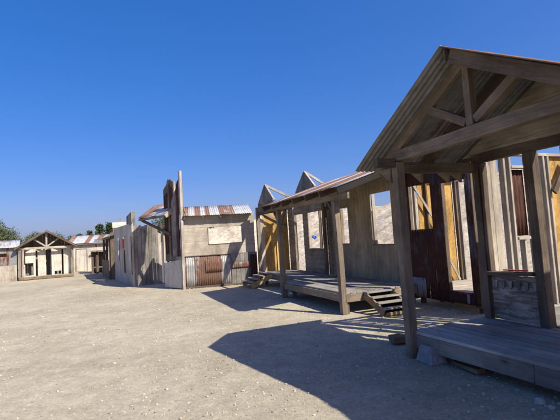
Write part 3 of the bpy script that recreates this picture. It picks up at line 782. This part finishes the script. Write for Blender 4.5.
for uu, z1 in ((.12, 3.8), (.62, 3.2), (.95, 3.9), (1.25, 3.6)):
    n1('back_stud', 'timber', t, lambda m: m.beam(F_(uu, -.05, -.12), F_(uu, z1, -.12), .05, .09, fd))
    n1('raking_brace', 'timber', t, lambda m: m.beam(F_(uu, z1 - .9, -.17), F_(uu, 0, -1.1), .05, .08, fd))
# awning
aw = n1('awning', 'roof', t, lambda m: m.iron(F_(2.72, 2.72, .30), -fd, (F_(1.9, 3.14, -.30) - F_(1.9, 2.72, .30)), 2.02, .92, sheet=.34, rows=3), solid=.002, smooth=True)
n1('fascia', 'pale', aw, lambda m: m.beam(F_(.66, 2.64, .27), F_(.66, 3.06, -.33), .03, .15))
n1('awning_frame', 'timber', aw, lambda m: m.beam(F_(.72, 2.65, .26), F_(2.7, 2.65, .26), .05, .09))
n1('awning_frame', 'timber', aw, lambda m: m.beam(F_(.72, 3.04, -.30), F_(2.7, 3.04, -.30), .05, .09))
for uu in (.78, 1.7, 2.66):
    n1('rafter', 'timber_dark', aw, lambda m: m.beam(F_(uu, 2.66, .25), F_(uu, 3.06, -.32), .045, .08))
n1('support_brace', 'timber_dark', t, lambda m: m.beam(F_(2.50, 2.62, .24), F_(.85, 1.98, -.02), .06, .10))

# ================================================================== grey plank shack
t = thing('plank_shack', (1.2, 19.5, 0), 'grey weathered plank shack left of the tall false front, narrow slits on its street side', 'shack')
n1('wall', 'grey', t, lambda m: m.boards((.92, 18.30), (1, .03), (.03, -1), .98, 2.46, bw=.15, bottom=-.03, ragged=.04, gap=.009, jit=.009))
n1('wall', 'pale', t, lambda m: m.boards((1.90, 18.34), (.93, .36), (.36, -.93), .48, lambda uu: 2.15 - .5 * uu, bw=.16, bottom=.1))
n1('wall', 'grey', t, lambda m: m.boards((2.36, 18.52), (.5, .86), (.86, -.5), .7, 2.2, bw=.15, bottom=-.03))
opz = ((.25, .48, .45, 2.05), (1.75, 2.15, .45, 2.1), (3.2, 3.5, .5, 2.1))
n1('wall', 'skirt', t, lambda m: m.boards((.90, 18.32), (-.145, .99), (-.99, -.145), 4.6, 2.58, opz, bw=.2, bottom=-.03, jit=.002))
n1('inner_wall', 'timber_dark', t, lambda m: m.boards((1.55, 18.5), (-.145, .99), (-.99, -.145), 4.3, 2.3, bw=.2, bottom=-.03))
n1('parapet', 'grey', t, lambda m: m.boards((.88, 18.45), (-.145, .99), (-.99, -.145), 1.05, lambda uu: 3.06 - .12 * uu, bw=.2, bottom=2.5, th=.16))
n1('corner_board', 'pale', t, lambda m: m.post(.90, 18.29, -.03, 2.52, .07))
n1('roof', 'roof_pale', t, lambda m: m.iron((1.0, 22.6, 2.34), -Y3, V((1, 0, .05)), 4.2, 1.4, sheet=.5), solid=.002, smooth=True)
n1('red_cloth', 'red', t, lambda m: m.boards((.60, 20.12), (-.145, .99), (-.99, -.145), .34, 1.98, bw=.4, bottom=1.55, th=.015))
n1('notice', 'white', t, lambda m: m.boards((.42, 21.35), (-.145, .99), (-.99, -.145), .3, 1.95, bw=.3, bottom=1.45, th=.015))

# ================================================================== dark open porch further up the street
t = thing('dark_porch', (-.1, 26, 0), 'dark open-fronted shed with iron eave beyond the grey plank shack', 'shed')
for x, y in ((.02, 23.6), (-.12, 25.6), (-.30, 27.8)):
    n1('post', 'timber_dark', t, lambda m: m.post(x, y, -.05, 2.25, .12))
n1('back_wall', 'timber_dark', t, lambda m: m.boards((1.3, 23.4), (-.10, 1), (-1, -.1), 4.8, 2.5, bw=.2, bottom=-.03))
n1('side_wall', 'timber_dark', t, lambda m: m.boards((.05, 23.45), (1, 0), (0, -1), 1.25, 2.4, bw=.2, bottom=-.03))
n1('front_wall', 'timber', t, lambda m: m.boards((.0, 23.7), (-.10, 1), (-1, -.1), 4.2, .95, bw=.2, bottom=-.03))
n1('roof', 'roof_pale', t, lambda m: m.iron((-.42, 28.1, 2.22), V((.10, -1, 0)), V((1, .1, .22)), 4.9, 1.95, sheet=.5), solid=.002, smooth=True)
n1('eave', 'timber', t, lambda m: m.beam((.02, 23.4, 2.17), (-.36, 28.1, 2.17), .05, .12))
# rust and white iron stack above it
t = thing('iron_hut', (.7, 29.6, 0), 'rust and white iron topped hut above the dark open shed roof', 'hut')
n1('wall', 'white', t, lambda m: (m.boards((.28, 29.3), (1, -.05), (-.05, -1), .85, 2.4, bw=.2, bottom=-.03), m.boards((.28, 29.3), (-.1, 1), (-1, -.1), 1.2, 2.4, bw=.2, bottom=-.03)))
n1('parapet', 'roof_brown', t, lambda m: m.iron((.24, 29.22, 2.3), V((1, -.05, 0)), UP, .8, .58, sheet=.8), solid=.002, smooth=True)
n1('parapet_cap', 'white', t, lambda m: m.beam((.22, 29.22, 3.07), (1.05, 29.18, 3.07), .06, .36))
n1('chimney', 'grey', t, lambda m: m.post(.78, 29.45, 2.3, 3.5, .16))
# small low stand in the shade
t = thing('lean_to', (-.6, 31.5, 0), 'low lean-to with dark opening and props, in shade at the street end', 'lean-to')
for x, y in ((-1.05, 30.6), (-.75, 30.5), (-.22, 30.3)):
    n1('post', 'timber_dark', t, lambda m: m.post(x, y, -.05, 1.42, .14))
n1('roof', 'timber', t, lambda m: m.box((-1.15, 30.2, 1.42), (-.1, 31.6, 1.50)))
n1('back_wall', 'timber_dark', t, lambda m: m.boards((-1.1, 31.5), (1, -.05), (-.05, -1), 1.0, 1.4, bw=.2, bottom=-.03))
n1('bench', 'timber', t, lambda m: m.box((-1.0, 30.55, .35), (-.25, 31.2, .42)))
t = thing('canopy', (-.6, 32, 0), 'pale sheet-iron canopy on thin poles below the far pines', 'canopy')
n1('roof', 'galv', t, lambda m: m.iron((-1.0, 31.0, 2.02), V((1, -.15, 0)), V((.1, 1, .28)), .95, .9, sheet=.5), solid=.002, smooth=True)
for x, y in ((-.15, 30.9), (-.2, 31.75)):
    n1('pole', 'timber_dark', t, lambda m: m.post(x, y, -.05, 2.0 if y < 31.5 else 2.2, .06))

# ================================================================== far whitewashed building
t = thing('white_building', (-1.2, 35, 0), 'long whitewashed building with rust-striped flat eave at the street end', 'building')
a_, b_ = V((-3.2, 34.9, 0)), V((.9, 33.6, 0)); ud2 = (b_ - a_).normalized(); nd2 = V((ud2.y, -ud2.x, 0)); L2 = (b_ - a_).length
G_ = lambda uu, zz, tt=0: a_ + ud2 * uu + nd2 * tt + UP * zz
opn = ((1.95, 2.55, 1.22, 2.0), (2.62, 3.20, 1.22, 2.0))
n1('wall', 'white', t, lambda m: m.boards(a_, ud2, nd2, L2, 2.12, ((1.98, 2.26, 1.22, 1.30), (2.62, 2.92, 1.22, 1.34), (2.36, 2.44, 1.75, 2.02), (2.98, 3.08, 1.75, 2.02)), bw=.3, bottom=-.05, th=.02, gap=.002, jit=.0015))
dr = n1('door', 'white', t, lambda m: m.boards(G_(1.0, 0, .03), ud2, nd2, .72, 1.62, bw=.18, bottom=.02, th=.03, gap=.008))
n1('door_trim', 'pale', dr, lambda m: (m.beam(G_(.96, 0, .03), G_(.96, 1.66, .03), .05, .05, nd2), m.beam(G_(1.76, 0, .03), G_(1.76, 1.66, .03), .05, .05, nd2), m.beam(G_(.93, 1.685, .03), G_(1.79, 1.685, .03), .05, .05)))
n1('shelf', 'pale', t, lambda m: m.beam(G_(1.94, 1.19, .06), G_(3.25, 1.19, .06), .14, .03))
n1('red_can', 'red', t, lambda m: m.post(G_(2.5, 0, .07).x, G_(2.5, 0, .07).y, 1.21, 1.47, .13))
n1('back_panel', 'timber_dark', t, lambda m: m.boards(G_(1.8, 0, -.4), ud2, nd2, 1.6, 2.1, bw=.3, bottom=1.0))
n1('roof', 'roof_mix', t, lambda m: m.iron(G_(.35, 2.08, .22), ud2, -nd2 * 1.2 + UP * .62, 3.45, 1.3, sheet=.42), solid=.002, smooth=True)
n1('side_wall', 'white', t, lambda m: m.boards(a_, -nd2, -ud2, 1.8, 2.3, bw=.3, bottom=-.05))
n1('eave_board', 'timber', t, lambda m: m.beam(G_(.35, 2.02, .17), G_(3.8, 2.02, .17), .03, .1))

# ================================================================== gabled hut at far left
t = thing('gabled_hut', (-3.6, 29.7, 0), 'small open hut with pitched roof and truss porch on low deck, far left', 'hut')
hl_, hr_ = V((-4.98, 28.92, 0)), V((-2.08, 29.28, 0)); hd = (hr_ - hl_).normalized(); hn = V((hd.y, -hd.x, 0)); HL = (hr_ - hl_).length
K_ = lambda uu, zz, tt=0: hl_ + hd * uu + hn * tt + UP * zz
zh = lambda uu: 2.90 - .60 * abs(uu - 1.46)
for uu in (.06, HL - .06):
    n1('post', 'timber', t, lambda m: m.beam(K_(uu, -.05), K_(uu, 1.80), .12, .12, hd))
n1('post', 'stud', t, lambda m: m.beam(K_(.24, .2, -.02), K_(.24, 1.80, -.02), .09, .09, hd))
n1('tie_beam', 'stud', t, lambda m: m.beam(K_(-.05, 1.86), K_(HL + .05, 1.86), .09, .13))
n1('king_post', 'stud', t, lambda m: m.beam(K_(1.46, 1.93), K_(1.46, 2.78), .10, .09, hd))
for s in (1, -1):
    n1('web_brace', 'stud', t, lambda m: m.beam(K_(1.46 + s * .05, 1.95), K_(1.46 + s * .66, zh(2.12) - .10), .08, .085))
    n1('rafter', 'timber', t, lambda m: m.beam(K_(1.46, 2.86), K_(1.46 + s * 1.66, zh(3.12) - .07), .06, .11, UP))
    vd = (hd * s - UP * .60).normalized(); u_ = hn * s
    oo = K_(1.46, 2.91, .32) if s < 0 else K_(1.46, 2.91, -1.58)
    uu_ = -hn if s < 0 else hn
    n1('roof', 'roof_pale', t, lambda m: m.iron(oo, uu_, vd, 1.9, 1.94, sheet=.6), solid=.002, smooth=True)
    n1('rake_board', 'timber_dark', t, lambda m: m.beam(K_(1.46, 2.86, .30), K_(1.46 + s * 1.66, zh(3.12) - .06, .30), .03, .09, UP))
n1('gable_boards', 'timber_dark', t, lambda m: m.boards(K_(.05, 0, -.55), hd, hn, HL - .1, lambda uu: zh(uu + .05) - .08, bw=.15, bottom=1.75))
dk = n1('deck', 'deck', t, lambda m: [m.beam(K_(.0, .17, .05 - .13 * i), K_(HL, .15, .05 - .13 * i), .125, .035) for i in range(8)])
n1('fascia', 'tan', dk, lambda m: m.beam(K_(.0, .085, .12), K_(HL, .07, .12), .035, .13))
opk = ((.20, .27, .9, 1.72), (.27, .70, .24, .98), (.82, .92, .16, 1.72), (1.36, 1.66, .16, 1.74), (1.82, 2.18, .2, .40), (2.22, 2.32, .16, 1.72))
n1('wall', 'white', t, lambda m: m.boards(K_(.05, 0, -.35), hd, hn, HL - .1, 1.80, opk, bw=.3, bottom=.1, th=.02, gap=.002, jit=.0015))
n1('inner_wall', 'grey', t, lambda m: m.boards(K_(.1, 0, -1.0), hd, hn, HL - .2, 1.8, bw=.3, bottom=.05))
for sgn, uu in ((-1, .03), (1, HL - .03)):
    n1('side_wall', 'grey', t, lambda m: m.boards(K_(uu, 0, -.32), -hn, hd * sgn, .7, 1.8, bw=.2, bottom=.05))

# shed at the far left edge
t = thing('board_shed', (-6.5, 28.3, 0), 'shed of grey sheets and tan boards at the left picture edge beside the gabled hut', 'shed')
sd = hd; sl = hl_ + hd * -.05 - hd * 3.4 - hn * .15
J_ = lambda uu, zz, tt=0: sl + hd * uu + hn * tt + UP * zz
n1('wall', 'galv', t, lambda m: m.boards(sl, sd, hn, 3.36, 2.0, ((2.35, 2.85, 1.45, 1.65),), bw=.6, bottom=.9, th=.02))
n1('skirt', 'pale', t, lambda m: m.boards(J_(0, 0, .03), sd, hn, 3.36, .92, bw=.16, bottom=-.05))
n1('back_panel', 'osb', t, lambda m: m.boards(J_(2.0, 0, -.3), sd, hn, 1.2, 1.8, bw=.6, bottom=1.2))
n1('roof', 'roof', t, lambda m: m.iron(J_(0, 1.98, .22), sd, -hn * 1.3 + UP * .42, 3.5, 1.5, sheet=.5), solid=.002, smooth=True)
n1('side_wall', 'galv', t, lambda m: m.boards(J_(3.36, 0), -hn, sd, 1.2, 2.1, bw=.6, bottom=-.05))

# ================================================================== building right of the camera (casts the shade over the foreground)
t = thing('plain_shack', (4.3, -.8, 0), 'plain boarded shack with deep iron porch roof, next before the gabled porch shack', 'shack')
n1('porch_roof', 'roof_pale', t, lambda m: m.iron((3.44, 1.42, 2.90), -Y3, V((1, 0, .12)), 5.4, 3.2, sheet=.6), solid=.002, smooth=True)
for y in (1.25, -1.0, -3.6): n1('post', 'timber', t, lambda m: m.post(3.62, y, -.05, 2.84, .12))
n1('header', 'timber', t, lambda m: m.beam((3.62, 1.38, 2.80), (3.62, -3.9, 2.80), .06, .12))
n1('wall', 'siding', t, lambda m: m.boards((4.9, 1.38), (0, -1), (-1, 0), 5.2, 2.98, ((1.2, 2.1, .3, 2.3), (3.2, 4.2, 1.1, 2.2)), bw=.12, bottom=.0))
n1('side_wall', 'siding', t, lambda m: m.boards((3.70, 1.36), (1, 0), (0, 1), 1.3, 2.86, (), bw=.12, bottom=.0))
n1('deck', 'deck', t, lambda m: deck(m, 3.68, 4.88, -3.8, 1.3, .3))

# ================================================================== loose things
bt = MB(); n_ = 7
for j in range(n_):
    for i in range(n_):
        bt.v.append((10.90 + i * .022 + .02 * math.sin(j), 21.6 + j * .10, hill(10.90 + i * .022, 21.6 + j * .10) + .05 + .06 * noise.noise((i * .6, j * .6, 1))))
bt.f = [[j * n_ + i, j * n_ + i + 1, (j + 1) * n_ + i + 1, (j + 1) * n_ + i] for j in range(n_ - 1) for i in range(n_ - 1)]
single('blue_tarp', bt, M['blue'], (10.95, 21.9, hill(10.95, 21.9)), 'crumpled blue tarp on the pale slope, seen through a window of the long porch shack', 'tarp', solid=.01)

rocks = [(3.52, 2.74, .055, 'pale round rock under the deck edge, the bigger of the two there'), (3.50, 2.62, .035, 'pale rock under the deck edge, the smaller of the two there')]
for x, y, r, lb in rocks:
    m = MB(); stone(m, x, y, r, x * 9, True); single('rock', m, M['stone'], (x, y, gz(x, y)), lb, 'rock', bevel=0)
random.seed(21)
for x, y, r in [(-.42, 2.85, .03), (1.18, 2.36, .034), (1.0, 2.52, .026), (1.14, 2.6, .02), (-1.0, 3.35, .026), (-.85, 3.1, .024), (-.1, 2.5, .024), (-1.25, 3.9, .022), (-1.9, 5.4, .028), (-1.7, 5.55, .024), (-1.95, 6.0, .022),
                (.55, 5.0, .022), (1.2, 6.4, .022), (.2, 4.1, .02), (-1.2, 4.7, .024), (-.6, 5.6, .022), (.9, 8.3, .028), (1.5, 8.9, .026), (2.0, 9.6, .026), (-.3, 7.9, .026), (-2.3, 8.6, .03), (-.8, 9.6, .028), (1.1, 11.0, .03), (2.3, 11.5, .03), (.3, 12.6, .03), (-1.6, 12.1, .03), (-3.0, 11.2, .035), (1.6, 13.5, .03)]:
    m = MB(); stone(m, x, y, r, x * 7 + y, True)
    single('stone', m, M['stone'], (x, y, gz(x, y)), 'fist-sized pale stone lying loose on the sunlit gravel yard', 'stone', 'loose stones on the gravel yard', bevel=0)

# ================================================================== trees
def leafcard(mb, p, s, d=None):
    n = V((random.gauss(0, 1), random.gauss(0, 1), random.gauss(0, 1) + .4)).normalized()
    a = n.orthogonal().normalized() if d is None else V(d).normalized(); b = n.cross(a).normalized()
    i = len(mb.v); l = s * random.uniform(.7, 1.4)
    mb.v += [tuple(p - a * l * .5), tuple(p + b * s * .28), tuple(p + a * l * .5), tuple(p - b * s * .28)]
    mb.f.append([i, i + 1, i + 2, i + 3])
def limb(mb, a, b, r0, r1, k=6):
    a, b = V(a), V(b); ax = (b - a).normalized(); s = ax.orthogonal().normalized(); t = ax.cross(s); i = len(mb.v)
    for e, r in ((a, r0), (b, r1)):
        for q in range(k):
            an = 6.2832 * q / k; mb.v.append(tuple(e + (s * math.cos(an) + t * math.sin(an)) * r))
    for q in range(k): mb.f.append([i + q, i + (q + 1) % k, i + k + (q + 1) % k, i + k + q])
def broadleaf(x, y, h, w, label, mat='leaf', n=4200, z0=0, name='broadleaf_tree', cat='tree'):
    t = thing(name, (x, y, z0), label, cat)
    tr = MB(); cr_ = MB(); c0 = V((x, y, z0 + h * .35)); limb(tr, (x, y, z0 - .1), c0, min(.16, h * .035), min(.12, h * .025))
    cl = []
    for i in range(13):
        a = random.uniform(0, 6.28); e = random.uniform(0, 1)
        p = V((x + math.cos(a) * w * .42 * random.uniform(.3, 1), y + math.sin(a) * w * .42 * random.uniform(.3, 1), z0 + h * (.42 + .5 * e)))
        cl.append((p, random.uniform(.45, .8) * w * .28)); limb(tr, c0, p, min(.07, h * .015), min(.02, h * .006))
    for i in range(n):
        p, r = random.choice(cl); d = V((random.gauss(0, 1), random.gauss(0, 1), random.gauss(0, .8))); d = d.normalized() * r * random.uniform(.45, 1.12)
        leafcard(cr_, p + d, random.uniform(.09, .17))
    part('trunk', tr, M['bark'], t, 0); part('crown', cr_, M[mat], t, 0)
def pine(x, y, h, w, label):
    t = thing('pine_tree', (x, y, 0), label, 'tree', )
    tr = MB(); cr_ = MB(); limb(tr, (x, y, -.1), (x, y, h * .98), .12, .015)
    z = h * .18
    while z < h * .97:
        f = 1 - (z - h * .18) / (h * .82); L = w * .5 * (f ** .8) * random.uniform(.7, 1.15) + .08
        for q in range(8):
            a = random.uniform(0, 6.28); l = L * random.uniform(.6, 1.1)
            e = V((x + math.cos(a) * l, y + math.sin(a) * l, z + l * random.uniform(-.05, .35))); s = V((x, y, z))
            limb(tr, s, e, .025, .008, 4)
            for k in range(int(20 + 42 * l)):
                u = random.uniform(.2, 1.05); p = s.lerp(e, u) + V((random.gauss(0, .09), random.gauss(0, .09), random.gauss(0, .07)))
                leafcard(cr_, p, random.uniform(.10, .2), (e - s) + V((random.gauss(0, .3), random.gauss(0, .3), random.uniform(0, .6))))
        z += random.uniform(.16, .28)
    part('trunk', tr, M['bark'], t, 0); part('crown', cr_, M['pine'], t, 0)
broadleaf(-8.75, 44, 4.5, 3.6, 'grey-green bushy tree rising behind the shed at the left edge', n=6500)
broadleaf(-11.5, 46, 4.6, 4.0, 'grey-green tree cut by the left edge of the picture')
broadleaf(-6.9, 45, 3.5, 2.6, 'small grey-green tree peeping over the left slope of the hut roof', n=3500)
broadleaf(-4.2, 46, 3.2, 3.0, 'low bushy tree just right of the hut roof end', 'pine', 3500)
pine(-2.6, 45, 3.1, 2.6, 'lowest pine above the middle of the white building roof')
pine(-1.75, 46, 3.5, 2.4, 'taller pine above the right end of the white building roof')
pine(-.8, 44, 3.95, 2.4, 'broad pine left of the iron-topped hut')
pine(.1, 45, 4.25, 2.4, 'tall pine tucked behind the iron-topped hut')
pine(5.3, 44, 4.5, 2.6, 'pine seen through the gap beside the tall false front')
broadleaf(4.1, 43, 4.3, 3.0, 'round dark tree seen under the awning of the false front', 'pine', 3500)
broadleaf(6.66, 29.5, .75, .8, 'green bush on the far bank seen through the wide shed window', 'leaf', 700, hill(6.66, 29.5) - .2, 'bush', 'bush')
broadleaf(17.9, 17.2, 1.5, 1.7, 'green tree on the crest of the pale slope seen through the iron shack doorway', 'leaf', 2500, hill(17.9, 17.2) - .05)
